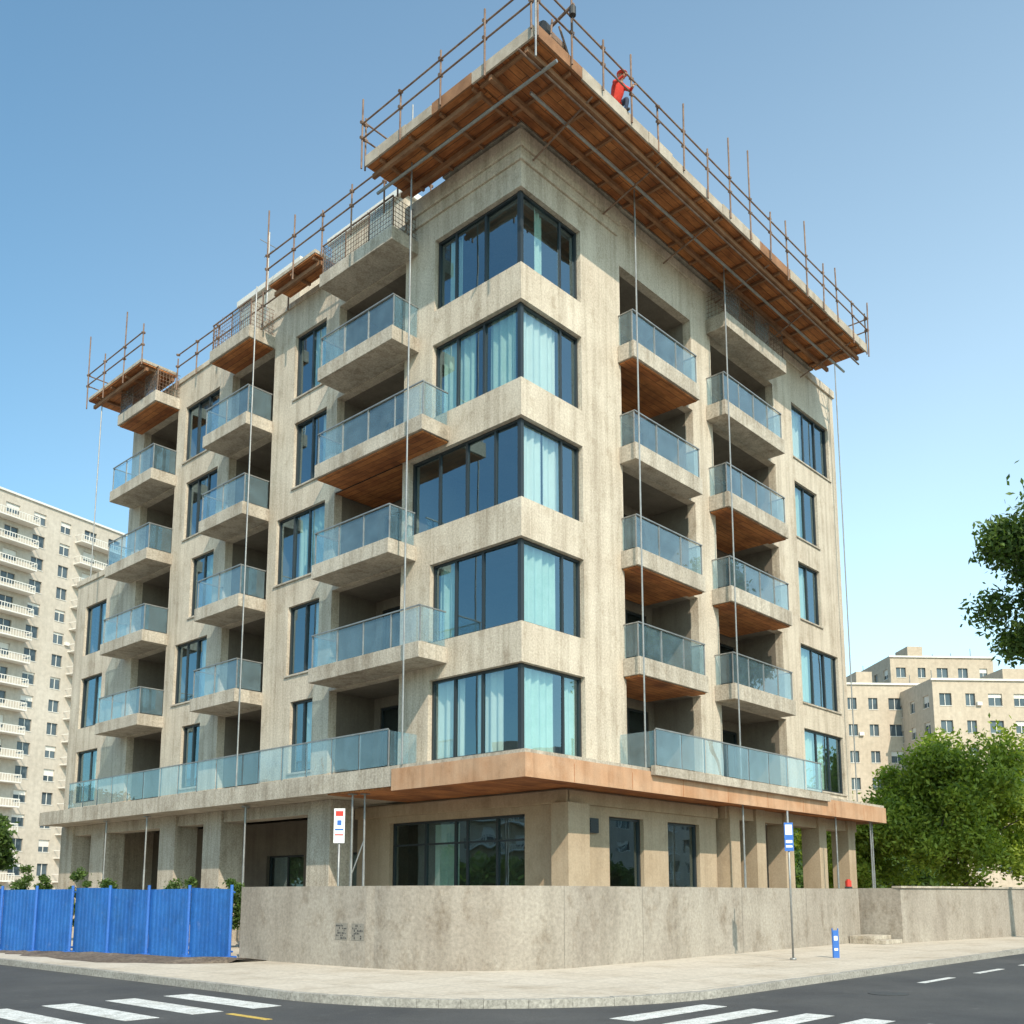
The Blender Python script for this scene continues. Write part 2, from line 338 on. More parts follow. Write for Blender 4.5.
rf=MB('roof',M_CONC2,B); rf.box(.1,LX-.1,.1,22.2,21.3,21.5); rf.box(.1,LX-.1,22.4,LY-.1,14.9,15.1)
rf.build()
ph=MB('rooftop_penthouse',[M_CONC,M_WHITE],B)
for (x0,x1,y0,y1,z1) in((1.6,9,6.8,10.8,25.2),(1.8,9,13.0,17.2,25.6)):
    ph.box(x0,x1,y0,y1,21.5,z1); ph.box(x0-.12,x1+.12,y0-.12,y1+.12,z1+.003,z1+.25,1)
    for y in np.arange(y0+.5,y1-.9,1.3): ph.box(x0-.03,x0-.002,y,y+.7,23.0,24.2,1)
ph.build(bevel=.02)
pod=MB('podium_slab',[M_CONC2,M_FASC,M_WOOD],B)
PX=19.7
pod.box(-1.15,PX,-1.15,2.0,4.55,5.095); pod.box(-1.15,2.0,2.003,26.4,4.55,5.095)
pod.box(2.003,LX,2.003,LY,4.7,5.09)
pod.box(-1.2,PX+.05,-1.2,-1.153,4.42,5.0,1); pod.box(-1.2,-1.153,-1.15,3.6,4.42,5.0,1); pod.box(PX+.003,PX+.05,-1.15,2,4.42,5.0,1)
pod.box(-1.1,PX-.1,-1.1,1.9,4.5,4.547,2); pod.box(-1.1,1.95,1.903,6.5,4.5,4.547,2)
pod.box(3.9,14.6,-1.35,-1.205,4.9,5.16,0)
for x in np.arange(.6,PX,2.44): pod.box(x,x+.012,-1.206,-1.2005,4.43,4.895,2)
pod.build()
def longrail(fn,u0,u1,d,z,h=1.02):
    n=round((u1-u0)/1.25); s=(u1-u0)/n
    for i in range(n):
        u=u0+i*s; j=random.uniform(-.01,.01); bg.face([fn(u+.02,z+.04,d),fn(u+s-.02,z+.04,d+j),fn(u+s-.02,z+h,d+j),fn(u+.02,z+h,d)])
        br_.fbox(fn,u-.018,u+.018,z,z+h,d+.012,d+.045)
    br_.fbox(fn,u1-.018,u1+.018,z,z+h,d+.012,d+.045); br_.fbox(fn,u0,u1,z+h+.002,z+h+.04,d-.02,d+.02)
longrail(L,3.9,23.8,-1.08,5.095); longrail(R,4.1,14.2,-1.25,5.16)
bg.face([R(4.1,5.15,-1.2),R(4.1,5.15,-.05),R(4.1,6.15,-.05),R(4.1,6.15,-1.2)])
bg.face([L(3.9,5.15,-1.0),L(3.9,5.15,-.05),L(3.9,6.1,-.05),L(3.9,6.1,-1.0)])
gf=MB('ground_floor_walls',[M_STONE,M_SHADEC,M_CONC2],B)
G=lambda u,z,d:(u,d+.2,z)
GL=lambda u,z,d:(d+2.0,u,z)
ops=[(3.85,5.5,.9,3.85,.25),(6.75,8.5,.9,3.85,.25)]
facade(gf,G,2.0,9.5,.1,4.5,ops,0)
for a,b,c,d,_ in ops: window(fr,gl,G,a,b,c,d,.18,[])
ops=[(1.7,7.4,.3,3.9,.3)]
facade(gf,GL,.2,9.0,.1,4.5,ops,0); window(fr,gl,GL,1.7,7.4,.3,3.9,.2,[2.9,4.1,4.6,5.9],[3.2])
curtain(cu,GL,4.7,5.8,.3,3.8,.5,0)
gf.box(1.94,9.5,.1,.197,4.1,4.45); gf.box(1.86,1.997,.1,9,4.1,4.45)
gf.box(1.7,2.6,-.1,.5,.1,4.1); 
gf.face([(9.5,.2,.1),(9.5,3.2,.1),(9.5,3.2,4.5),(9.5,.2,4.5)])
GP=lambda u,z,d:(u,d+3.2,z)
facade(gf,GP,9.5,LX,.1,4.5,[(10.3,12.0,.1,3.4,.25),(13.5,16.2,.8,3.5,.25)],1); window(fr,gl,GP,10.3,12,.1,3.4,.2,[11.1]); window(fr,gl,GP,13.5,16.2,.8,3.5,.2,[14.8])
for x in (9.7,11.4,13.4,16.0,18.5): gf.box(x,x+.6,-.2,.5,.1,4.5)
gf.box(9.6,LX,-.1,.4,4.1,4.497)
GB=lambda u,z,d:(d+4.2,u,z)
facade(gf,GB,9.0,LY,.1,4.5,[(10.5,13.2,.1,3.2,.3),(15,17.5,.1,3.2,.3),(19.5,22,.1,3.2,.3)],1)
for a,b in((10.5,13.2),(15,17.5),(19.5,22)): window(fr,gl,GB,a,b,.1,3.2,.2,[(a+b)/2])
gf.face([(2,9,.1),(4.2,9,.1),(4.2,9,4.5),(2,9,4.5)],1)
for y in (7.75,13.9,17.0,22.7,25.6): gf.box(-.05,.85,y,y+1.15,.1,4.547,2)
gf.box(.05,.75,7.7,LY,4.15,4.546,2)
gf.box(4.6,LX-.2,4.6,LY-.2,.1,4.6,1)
fr.box(2.85,3.25,.1,.197,3.35,3.75); 
for i in range(4): fr.box(2.88,3.22,.085,.098,3.4+i*.08,3.45+i*.08)
gf.build(bevel=.012)
for mb in (wall,fr,gl,cu,slab,bg,br_,mesh_): 
    mb.build(bevel=.012 if mb is slab else 0)

# ------------------------------------------------------------- scaffolding / roof deck
SC=empty('scaffolding',(0,0,0))
dk=MB('formwork_deck',[M_WOOD,M_WOODY,M_CONC2,M_BEAM,M_EDGE],SC)
tb=MB('scaffold_tubes',[M_RUST,M_STEEL],SC)
def deck(x0,x1,y0,y1,z,along,edge=.22):
    dk.box(x0,x1,y0,y1,z,z+.05,0 if along=='x' else 1)
    dk.box(x0-.02,x1+.02,y0-.02,y1+.02,z+.053,z+.05+edge,2)
    if along=='x':
        for x in np.arange(x0+.1,x1-.1,1.25): dk.box(x,x+.08,y0+.03,y1-.03,z-.10,z-.003,3)
        for y in (y0+.25,y0+1.5): dk.box(x0,x1,y,y+.1,z-.24,z-.103,3)
    else:
        for y in np.arange(y0+.1,y1-.1,1.25): dk.box(x0+.03,x1-.03,y,y+.08,z-.10,z-.003,3)
        for x in (x0+.2,x0+1.3):
            if x<x1-.1: dk.box(x,x+.1,y0,y1,z-.24,z-.103,3)
ZD=22.72
deck(-1.95,17.6,-2.25,-.2,ZD,'x'); deck(-1.95,-.2,-.17,4.3,ZD,'y')
dk.box(-.15,17.5,-.15,3.0,ZD+.0,ZD+.25,2)
deck(-1.0,-.15,8.1,10.7,22.25,'y',.12); deck(-1.6,-.1,18.6,23.2,22.3,'y',.12)
x=-1.95
while x<17.3:
    w=min(random.uniform(1.2,3.0),17.6-x); dk.box(x+.01,x+w-.01,-2.325-random.uniform(0,.02),-2.275,ZD-.02+random.uniform(-.03,.02),ZD+random.uniform(.27,.33),4 if random.random()<.85 else 3); x+=w
y=-2.25
while y<4.0:
    w=min(random.uniform(1.0,2.4),4.3-y); dk.box(-2.025-random.uniform(0,.02),-1.975,y+.01,y+w-.01,ZD-.02+random.uniform(-.03,.02),ZD+random.uniform(.27,.33),4 if random.random()<.85 else 3); y+=w
for i in range(1,14):
    x=1.2+i*1.15+random.uniform(-.1,.1); y=random.uniform(-1.9,-.6); l=random.uniform(.5,1.0)
    for j in range(random.randint(1,5)): dk.box(x+random.uniform(-.05,.05),x+l,y+j*.004,y+.16,ZD+.30+j*.07,ZD+.36+j*.07,3)
def guard(p,q,z,zt=1.15,step=1.5,tall=.5,low=.5):
    p=Vector(p);q=Vector(q); n=max(1,round((q-p).length/step)); 
    for i in range(n+1):
        c=p+(q-p)*i/n; c=c+Vector((random.uniform(-.03,.03),random.uniform(-.03,.03)))
        t=zt+random.uniform(.05,.3)+(random.uniform(.4,1.7) if random.random()<tall else 0); lean=random.uniform(-.07,.07)
        tb.tube((c.x,c.y,z-low*random.uniform(.3,1)),(c.x+lean,c.y+lean,z+t),.028,0)
        tb.tube((c.x-.06,c.y,z+.6),(c.x+.06,c.y,z+.64),.05,0,6)
        tb.tube((c.x-.06,c.y,z+1.1),(c.x+.06,c.y,z+1.14),.05,0,6)
    for h in (.62,1.12):
        m=[p+(q-p)*t for t in np.linspace(0,1,max(2,int((q-p).length/4)+1))]
        zz=[z+h+random.uniform(-.04,.04) for _ in m]
        for (a,za),(b,zb) in zip(zip(m,zz),list(zip(m,zz))[1:]): tb.tube((a.x,a.y,za),(b.x,b.y,zb),.026,0)
zt=ZD+.28
guard((-1.98,-2.38),(17.65,-2.38),zt,tall=.65,step=1.3); guard((-2.08,-2.28),(-2.08,4.35),zt); guard((17.65,-2.28),(17.65,1.5),zt); guard((-1.98,4.35),(.6,4.35),zt,tall=0)
guard((.4,.6),(17,.6),zt,1.0,3.0,.8)
guard((-1.05,4.6),(-1.05,10.8),22.3,1.1); guard((-.2,10.8),(-.2,18.4),22.0,.9,tall=.1); guard((-1.65,18.5),(-1.65,23.3),22.4,1.2); guard((-1.65,23.3),(1.5,23.3),22.4,1.2,tall=0)
tb.tube((-1.0,-1.25,ZD-.32),(17.9,-1.25,ZD-.32),.045,1); tb.tube((-1.3,-2.4,ZD-.32),(-1.3,4.6,ZD-.32),.045,1)
tb.tube((-2.2,-1.9,ZD-.3),(17.8,-1.9,ZD-.3),.03,0)
for x in np.arange(.4,17.5,3.2): tb.tube((x,-2.2,ZD-.1),(x,-.1,22.0+random.uniform(-.2,.2)),.028,0)
for (x,y,a,b) in ((-1.18,3.2,5.1,24.6),(-1.18,11.2,5.1,22.4),(-1.3,22.6,14.5,22.6),(4.1,-.9,5.1,24.0),(9.1,-1.0,5.1,24.2),(18.9,-.45,5.1,24.0),(-2.08,-2.38,22.0,25.2)):
    tb.tube((x,y,a),(x,y,b),.025,1)
for (x,y) in ((-.7,5.3),(-.9,5.6),(-.8,11.2),(-.6,11.5),(-.9,17.5),(9.3,-.9),(15.9,-.9),(19.3,-.8),(18.9,-.9),(-.85,20.8)):
    tb.tube((x,y,.12),(x,y,2.6),.038,1); tb.tube((x,y,2.6),(x,y,4.5),.03,1); tb.box(x-.1,x+.1,y-.1,y+.1,.12,.14,1); tb.box(x-.1,x+.1,y-.1,y+.1,4.47,4.498,1)
tb.tube((-.7,5.3,3.2),(-.9,5.6,2.2),.02,1); tb.tube((-.8,11.2,3.4),(-.6,11.5,2.2),.02,1)
dk.build(); tb.build(smooth=False)
MA=MB('rooftop_antenna',M_STEEL)
MA.tube((1,14,21.5),(1,14,27.0),.03); MA.tube((.6,14,26.5),(1.4,14,26.5),.015); MA.tube((1,13.7,26.1),(1,14.3,26.1),.015); MA.build()
H=empty('construction_hoist',(-.9,-1.9,zt))
h=MB('hoist_frame',[M_RUST,M_BEAM,M_DOTS],H)
hx,hy=-.9,-1.9
h.box(hx-.5,hx+.5,hy-.3,hy+.35,zt,zt+.1); 
for a in(-.4,.4):
    for b in (-.28,.28): h.tube((hx+a,hy+b,zt+.1),(hx+a*.35,hy+b*.5,zt+1.0),.03)
h.tube((hx-.35,hy,zt+.5),(hx+.35,hy,zt+.5),.2,0,14); h.tube((hx+.35,hy,zt+.5),(hx+.55,hy,zt+.5),.13,2,12); h.tube((hx-.5,hy,zt+.5),(hx-.35,hy,zt+.5),.27,2,14)
h.tube((hx,hy+.3,zt+.95),(hx,hy-.75,zt+1.15),.04); h.tube((hx,hy-.7,zt+1.08),(hx,hy-.7,zt+.85),.09,2,10)
h.tube((hx,hy-.7,zt+.85),(hx,hy-.7,zt+.2),.012,2); h.box(hx-.2,hx+.2,hy+.05,hy+.3,zt+.7,zt+.95,1)
h.build()
def worker(name,loc,rotz,sc=1):
    J={'pel':(0,0,.42,.15),'sp':(0,.08,.62,.15),'ch':(0,.2,.86,.17),'nk':(0,.27,1.02,.06),'hd':(0,.31,1.13,.10),'ht':(0,.32,1.22,.09),
       'ls':(-.19,.22,.93,.075),'le':(-.25,.42,.72,.052),'lw':(-.16,.62,.62,.036),'lh':(-.13,.70,.60,.04),
       'rs':(.19,.22,.93,.075),'re':(.28,.40,.74,.052),'rw':(.20,.60,.80,.036),'rh':(.17,.68,.82,.04),
       'lp':(-.10,.0,.38,.10),'lk':(-.16,.38,.45,.075),'la':(-.15,.30,.08,.05),'lt':(-.16,.48,.05,.045),
       'rp':(.10,.0,.38,.10),'rk':(.17,.25,.12,.075),'ra':(.15,-.18,.10,.05),'rt':(.15,-.30,.05,.045)}
    E=[('pel','sp'),('sp','ch'),('ch','nk'),('nk','hd'),('hd','ht'),('ch','ls'),('ls','le'),('le','lw'),('lw','lh'),('ch','rs'),('rs','re'),('re','rw'),('rw','rh'),
       ('pel','lp'),('lp','lk'),('lk','la'),('la','lt'),('pel','rp'),('rp','rk'),('rk','ra'),('ra','rt')]
    ks=list(J); me=bpy.data.meshes.new('b'); me.from_pydata([J[k][:3] for k in ks],[(ks.index(a),ks.index(b)) for a,b in E],[])
    o=bpy.data.objects.new('tmp',me); COL.objects.link(o)
    o.modifiers.new('s','SKIN'); sv=me.skin_vertices[0].data
    for i,k in enumerate(ks): sv[i].radius=(J[k][3],J[k][3]); sv[i].use_root=(k=='pel')
    s=o.modifiers.new('u','SUBSURF'); s.levels=2; s.render_levels=2
    bpy.context.view_layer.update()
    m2=bpy.data.meshes.new_from_object(o.evaluated_get(bpy.context.evaluated_depsgraph_get())); bpy.data.objects.remove(o)
    m2.materials.clear()
    for m in(M_JACK,M_JEAN,M_SKIN,M_DOTS): m2.materials.append(m)
    lab={'hd':2,'ht':2,'nk':2,'lh':2,'rh':2,'lk':1,'la':1,'lp':1,'rp':1,'rk':1,'ra':1,'lt':3,'rt':3}
    for p in m2.polygons:
        c=p.center; k=min(ks,key=lambda q:(Vector(J[q][:3])-c).length-J[q][3]*.5); p.material_index=lab.get(k,0); p.use_smooth=True
    e=empty(name,loc); e.rotation_euler=(0,0,rotz); e.scale=(sc,sc,sc)
    b=bpy.data.objects.new('body',m2); COL.objects.link(b); b.parent=e
    hm=MB('helmet',M_HELM); 
    for i in range(6):
        for j in range(16):
            def p(i,j):
                t=i/6*math.pi/2; a=j/16*2*math.pi; return (math.cos(a)*math.cos(t)*.125,.32+math.sin(a)*math.cos(t)*.145,1.18+math.sin(t)*.13)
            hm.face([p(i,j),p(i,j+1),p(i+1,j+1),p(i+1,j)])
    hm.tube((0,.35,1.175),(0,.35,1.19),.16,0,16)
    ho=hm.build(True); ho.parent=e
    fc=MB('face_features',[M_DOTS,M_SKIN])
    for s in(-1,1): fc.tube((s*.035,.405,1.14),(s*.035,.415,1.14),.012); fc.tube((s*.1,.31,1.12),(s*.115,.31,1.12),.025,1)
    fc.tube((0,.40,1.125),(0,.43,1.105),.012,1); fc.box(-.025,.025,.40,.412,1.07,1.077)
    f2=fc.build(); f2.parent=e
    fg=MB('fingers',M_SKIN)
    for hx_,hy_,hz_ in((-.13,.70,.60),(.17,.68,.82)):
        for i,l in enumerate((.05,.058,.055,.045)):
            x=hx_-.03+i*.02; fg.tube((x,hy_+.03,hz_),(x,hy_+.03+l,hz_-.01),.008); fg.tube((x,hy_+.03+l,hz_-.01),(x,hy_+.04+l,hz_-.04),.007)
        fg.tube((hx_+.03,hy_,hz_),(hx_+.06,hy_+.035,hz_-.01),.009)
    f3=fg.build(); f3.parent=e
worker('construction_worker',(1.75,-1.95,zt-.0),math.radians(165),.95)

# ------------------------------------------------------------- boundary wall (rounded corner)
def path_arc(cx,cy,r,a0,a1,n): return [(cx+r*math.cos(math.radians(a0+(a1-a0)*i/n)),cy+r*math.sin(math.radians(a0+(a1-a0)*i/n))) for i in range(n+1)]
def extrude_path(mb,pts,w,z0,z1,mi=0,cap=True):
    n=len(pts); nor=[]
    for i in range(n):
        a=Vector(pts[max(0,i-1)]);b=Vector(pts[min(n-1,i+1)]); d=(b-a).normalized(); nor.append(Vector((-d.y,d.x)))
    o=[Vector(p) for p in pts]; q=[o[i]+nor[i]*w for i in range(n)]
    for i in range(n-1):
        A,B_,C,D=o[i],o[i+1],q[i+1],q[i]
        mb.face([(A.x,A.y,z0),(B_.x,B_.y,z0),(B_.x,B_.y,z1),(A.x,A.y,z1)],mi); mb.face([(D.x,D.y,z0),(C.x,C.y,z0),(C.x,C.y,z1),(D.x,D.y,z1)],mi)
        mb.face([(A.x,A.y,z1),(B_.x,B_.y,z1),(C.x,C.y,z1),(D.x,D.y,z1)],mi)
    for i in(0,n-1): mb.face([(o[i].x,o[i].y,z0),(q[i].x,q[i].y,z0),(q[i].x,q[i].y,z1),(o[i].x,o[i].y,z1)],mi)
bw=MB('boundary_wall',[M_WALLC,M_CONC2,M_JOINT])
r=3.2; pts=[(-4.5,5.35),(-4.3,.7)]+path_arc(-4.25+r,-2.62+r,r,182,268,40)[0:]+[(3,-2.6),(14.2,-2.35)]
extrude_path(bw,pts,.25,.1,1.88)
def joint(x,y,nx,ny,w=.012):
    t=Vector((-ny,nx)); n_=Vector((nx,ny)); p=Vector((x,y))+n_*.006; a=p-t*w/2; b=p+t*w/2
    bw.face([(a.x,a.y,.12),(b.x,b.y,.12),(b.x,b.y,1.88),(a.x,a.y,1.88)],2)
for x,y in ((1.4,-2.607),(6.2,-2.53),(10.2,-2.44)): joint(x,y,0,-1)
joint(-4.25+r+r*math.cos(math.radians(262)),-2.62+r+r*math.sin(math.radians(262)),math.cos(math.radians(262)),math.sin(math.radians(262)))
bwo=bw.build()
vent=MB('wall_paste_up',[M_DOTS,M_JOINT])
def patch(y,z):
    d=Vector((-1,-.043,0)).normalized(); t=Vector((-d.y,d.x,0)); p=Vector((-4.3-(y-.7)*.043,y,0))+d*.008
    def q(a0,a1,z0,z1,e,mi): vent.face([p+t*a0+d*e+Vector((0,0,z0)),p+t*a1+d*e+Vector((0,0,z0)),p+t*a1+d*e+Vector((0,0,z1)),p+t*a0+d*e+Vector((0,0,z1))],mi)
    q(-.21,.21,z-.18,z+.18,0,1)
    for i in range(7):
        for j in range(6):
            if random.random()<.5: a=-.18+i*.052; b=z-.16+j*.054; q(a,a+random.uniform(.02,.045),b,b+random.uniform(.02,.05),.003,0)
for a in (1.5,.95): patch(a,.88)
vent.build()
bw2=MB('boundary_wall',[M_WALLC,M_CONC2])
extrude_path(bw2,[(14.6,-1.0),(14.6,-3.6)],.25,.1,1.9); extrude_path(bw2,[(14.6,-3.603),(22,-4.6),(45,-7.0)],.25,.1,1.9); extrude_path(bw2,[(14.55,-3.66),(22,-4.65),(45,-7.05)],.34,1.903,1.97,1)
bw2.build()
stp=MB('entrance_steps',M_CONC2)
for i in range(2): stp.box(13.2,14.55,-3.6+i*.36,-2.4,.12+.13*i,.12+.13*(i+1)-.002)
stp.build(bevel=.01)

# ------------------------------------------------------------- blue site fence
FN=empty('site_fence',(-4.5,5.0,0)); fm=MB('corrugated_panels',M_BLUE,FN); fp=MB('fence_posts',M_SBLUE,FN)
a=Vector((-4.7,5.4)); b=Vector((-8.2,15.4)); tot=(b-a).length; d=(b-a)/tot; nn=Vector((-d.y,d.x)); npan=8; pw=tot/npan
for i in range(npan):
    s0=i*pw+.02; s1=(i+1)*pw-.02; off=random.uniform(-.05,.05); top=1.84+random.uniform(-.04,.04); tilt=random.uniform(-.02,.03)
    prof=[];s=s0
    while s<s1-.13:
        prof+= [(s,0),(s+.045,0),(s+.065,.035),(s+.11,.035)]; s+=.13
    prof.append((s1,0))
    for (sa,na),(sb,nb) in zip(prof,prof[1:]):
        pa=a+d*sa+nn*(na+off); pb=a+d*sb+nn*(nb+off)
        fm.face([(pa.x,pa.y,.1),(pb.x,pb.y,.1),(pb.x,pb.y,top+(sb-s0)*tilt),(pa.x,pa.y,top+(sa-s0)*tilt)])
for i in range(npan+1):
    c=a+d*(i*pw)+nn*.06; fp.tube((c.x,c.y,.1),(c.x,c.y,1.93),.04); fp.box(c.x-.15,c.x+.15,c.y-.1,c.y+.1,.12,.2)
for z in(.3,1.75): 
    c0=a+nn*-.06; c1=b+nn*-.06; fp.tube((c0.x,c0.y,z),(c1.x,c1.y,z),.025)
fm.build(); fp.build()

# ------------------------------------------------------------- ground, road, pavement
g=MB('ground',M_GRND); g.face([(-1500,-1500,0),(1500,-1500,0),(1500,1500,0),(-1500,1500,0)]); g.build()
rd=MB('road',M_ASPH); rd.face([(-24,-22,.004),(300,-22,.004),(300,300,.004),(-24,300,.004)])
rd.face([(-24,-200,.004),(-12,-200,.004),(-12,-22,.004),(-24,-22,.004)]); rd.face([(-200,-22,.004),(-24,-22,.004),(-24,-10,.004),(-200,-10,.004)]); rd.build()
kr=5.2; KY=-7.6; kp=[(-8.6,120),(-8.6,20)]+[(-8.6,8)]+path_arc(-8.6+kr,KY+kr,kr,180,270,24)+[(10,KY),(150,KY)]
pv=MB('pavement',M_PAVE); pv.face([(x+.0,y,.12) for x,y in kp]+[(150,120,.12)]); pv.build()
kb=MB('kerb',M_KERB)
def resample(pts,step):
    out=[Vector(pts[0])]; 
    for p,q in zip(pts,pts[1:]):
        p=Vector(p);q=Vector(q);n=max(1,int((q-p).length/step)); out+=[p+(q-p)*i/n for i in range(1,n+1)]
    return out
rp=resample([(-8.6,40)]+kp[2:-1]+[(60,KY)],.9)
for p,q in zip(rp,rp[1:]):
    dd=(q-p).normalized(); hgt=.135+random.uniform(-.006,.006); extrude_path(kb,[tuple(p+dd*.003),tuple(q-dd*.003)],.16,-.02,hgt)
kb.build()
so=MB('soil_strip',M_SOIL)
n=26; prev=None
for i in range(n+1):
    t=i/n; y=4.2+13*t; x0=-4.6-2.9*t*1.0-.2+random.uniform(-.12,.12); x1=-7.3-.6*t+random.uniform(-.25,.25)+(1.6*max(0,.15-t)/.15)
    cur=[(x0+.3,y,.124),((x0*2+x1)/3,y,.17+random.uniform(0,.08)),((x0+2*x1)/3,y,.15+random.uniform(0,.06)),(x1,y,.122)]
    if prev:
        for j in range(3): so.face([prev[j],prev[j+1],cur[j+1],cur[j]])
    prev=cur
so.build(True)
cw=MB('crosswalk',M_PAINT)
for i in range(8):
    y=-7.95-i*.86; cw.box(-7.0,-4.6,y-.42,y,.006,.009)
cw.build()
cw=MB('crosswalk',M_PAINT)
for i in range(8):
    x=-9.15-i*1.0; cw.box(x-.5,x,-3.3,-.6,.006,.009)
cw.build()
ym=MB('road_marking',[M_YEL,M_PAINT]); ym.box(-10.3,-10.18,-4.6,-3.6,.006,.009,0); 
for i in range(8): ym.box(4+i*5,6.2+i*5,-14.1,-13.95,.006,.009,1)
for i in range(4): ym.box(1.5+i*3.2,3.2+i*3.2,-9.1,-8.95,.006,.009,1)
ym.build()
mh=MB('manhole_cover',M_DOTS); mh.tube((-1,-9.4,.005),(-1,-9.4,.012),.33,0,24); mh.build()
op=MB('pavement',M_PAVE); op.box(-24.2,-60,-22.2,-60,.0,.12); op.box(-60,-24.2,-9.8,80,0,.12); op.box(-11.8,150,-60,-22.2,0,.12); op.build()

# ------------------------------------------------------------- signs
def sign(name,x,y,base,top,parts,rotdeg,r=.03):
    e=empty(name,(x,y,base)); T=Matrix.Translation((x,y,0))@Matrix.Rotation(math.radians(rotdeg),4,'Z')
    m=MB('post',M_STEEL,e,T); m.tube((0,0,base),(0,0,top),r); m.tube((0,0,base),(0,0,base+.05),r*3,0,12); m.build(True)
    pl=MB('plate',[M_SWHITE,M_RED,M_SBLUE,M_DOTS],e,T)
    for (a,b,c,d,mi,dp) in parts: pl.box(a,b,-.05-dp,-.045,c,d,mi)
    pl.build()
sign('street_sign',4.4,-4.9,.12,3.75,[(-.11,.11,2.75,3.45,2,0),(-.085,.085,3.15,3.4,0,.004),(-.08,.08,2.95,3.02,0,.004),(-.08,.08,2.84,2.89,0,.004)],-47,.025)
sign('street_sign',-3.7,2.5,.12,3.6,[(-.13,.13,2.9,3.72,0,0),(-.09,.09,3.54,3.66,1,.004),(-.10,.10,3.2,3.24,2,.004),(-.10,.10,3.08,3.11,1,.004),(-.05,.05,3.32,3.44,2,.004)],-47,.025)
bl=empty('information_post',(5.9,-5.3,.12)); T=Matrix.Translation((5.9,-5.3,0))@Matrix.Rotation(math.radians(-47),4,'Z')
m=MB('totem',[M_SBLUE,M_SWHITE],bl,T); m.box(-.07,.07,-.03,.03,.12,.8); m.box(-.045,.045,-.034,-.031,.3,.36,1); m.box(-.045,.045,-.034,-.031,.55,.66,1)
m.tube((-.07,0,.12),(-.07,0,.85),.018); m.tube((.07,0,.12),(.07,0,.85),.018); m.build()
wl=empty('warning_lamp',(13.7,-2.25,1.86)); m=MB('lamp_body',[M_RED,M_DOTS],wl); m.box(13.58,13.82,-2.32,-2.16,1.883,1.95,1); m.tube((13.7,-2.24,1.95),(13.7,-2.24,2.15),.1,0,14); m.tube((13.7,-2.24,2.15),(13.7,-2.24,2.19),.06,0,14); m.build()

# ------------------------------------------------------------- trees
def tree(name,loc,h,cr,th,nl,ls,mat,seed,trunk_r=.16,flat=.8,ncl=26,shrub=False,stretch=(1,1)):
    rg=np.random.default_rng(seed); e=empty(name,loc); x,y,z=loc
    tr=MB('trunk_and_limbs',M_BARK,e); 
    cz=z+th+(h-th)*.5
    cl=[]
    for i in range(ncl):
        v=rg.normal(size=3); v/=np.linalg.norm(v); rr=rg.uniform(.35,1.0)
        c=np.array([x+v[0]*cr*rr*.8*stretch[0],y+v[1]*cr*rr*.8*stretch[1],cz+v[2]*(h-th)*.5*rr*.85]); 
        wz=(c[2]-(z+th))/(h-th); k=1.0-.45*max(0,wz-.45)*1.6
        c[0]=x+(c[0]-x)*k; c[1]=y+(c[1]-y)*k
        cl.append((c,cr*rg.uniform(.14,.30)))
    if not shrub:
        px=Vector((x,y,z)); top=Vector((x+.2,y,z+h*.72)); seg=6
        for i in range(seg):
            q=Vector(loc).lerp(top,(i+1)/seg)+Vector((rg.uniform(-.1,.1),rg.uniform(-.1,.1),0)); tr.tube(px,q,trunk_r*(1-i/seg*.75),0,9,trunk_r*(1-(i+1)/seg*.75),False); px=q
        for c,_ in cl[:18]:
            s=Vector(loc).lerp(top,rg.uniform(.38,.95)); mid=s.lerp(Vector(c),.5)+Vector((0,0,rg.uniform(0,.3))); tr.tube(s,mid,trunk_r*.33,0,6,trunk_r*.2,False); tr.tube(mid,Vector(c),trunk_r*.2,0,6,trunk_r*.05,False)
        tr.build(True)
    per=nl//ncl; V=[]
    for c,rad in cl:
        v=rg.normal(size=(per,3)); v/=np.linalg.norm(v,axis=1)[:,None]; rr=rad*(rg.random(per)**.45)*(1+.35*rg.normal(size=per)*.6)
        V.append(c+v*rr[:,None]*np.array([1,1,flat]))
    C=np.concatenate(V); n=len(C)
    a=rg.normal(size=(n,3)); a/=np.linalg.norm(a,axis=1)[:,None]; b=rg.normal(size=(n,3)); b-=(a*b).sum(1)[:,None]*a; b/=np.linalg.norm(b,axis=1)[:,None]
    s=ls*rg.uniform(.6,1.3,size=(n,1)); P=np.stack([C-a*s,C-b*s*.45,C+a*s,C+b*s*.45],axis=1).reshape(-1,3)-np.array(loc)
    me=bpy.data.meshes.new('foliage'); me.vertices.add(4*n); me.vertices.foreach_set('co',P.ravel()); me.loops.add(4*n); me.loops.foreach_set('vertex_index',np.arange(4*n)); me.polygons.add(n); me.polygons.foreach_set('loop_start',np.arange(0,4*n,4)); me.polygons.foreach_set('loop_total',np.full(n,4)); me.materials.append(mat); me.update(); me.validate()
    o=bpy.data.objects.new('foliage',me); COL.objects.link(o); o.parent=e
tree('tree',(27.6,-1.4,.1),9.8,4.8,1.0,64000,.12,M_LEAF,3,ncl=100)
tree('tree',(31.5,-6.0,.1),8.4,4.0,.8,40000,.13,M_LEAF,11,ncl=70)
tree('tree',(26.5,3.4,.1),7.6,3.4,.7,30000,.12,M_LEAF,5,ncl=60)
tree('tree',(20.1,-8.7,.12),18.2,4.5,8.2,50000,.13,M_LEAFD,8,trunk_r=.25,ncl=80)
tree('tree',(-2.5,30.0,.1),6.2,2.6,1.0,24000,.12,M_LEAFD,9,ncl=34)
tree('tree',(-5.2,30.0,.1),7.4,3.8,1.0,28000,.13,M_LEAFD,19,ncl=50)
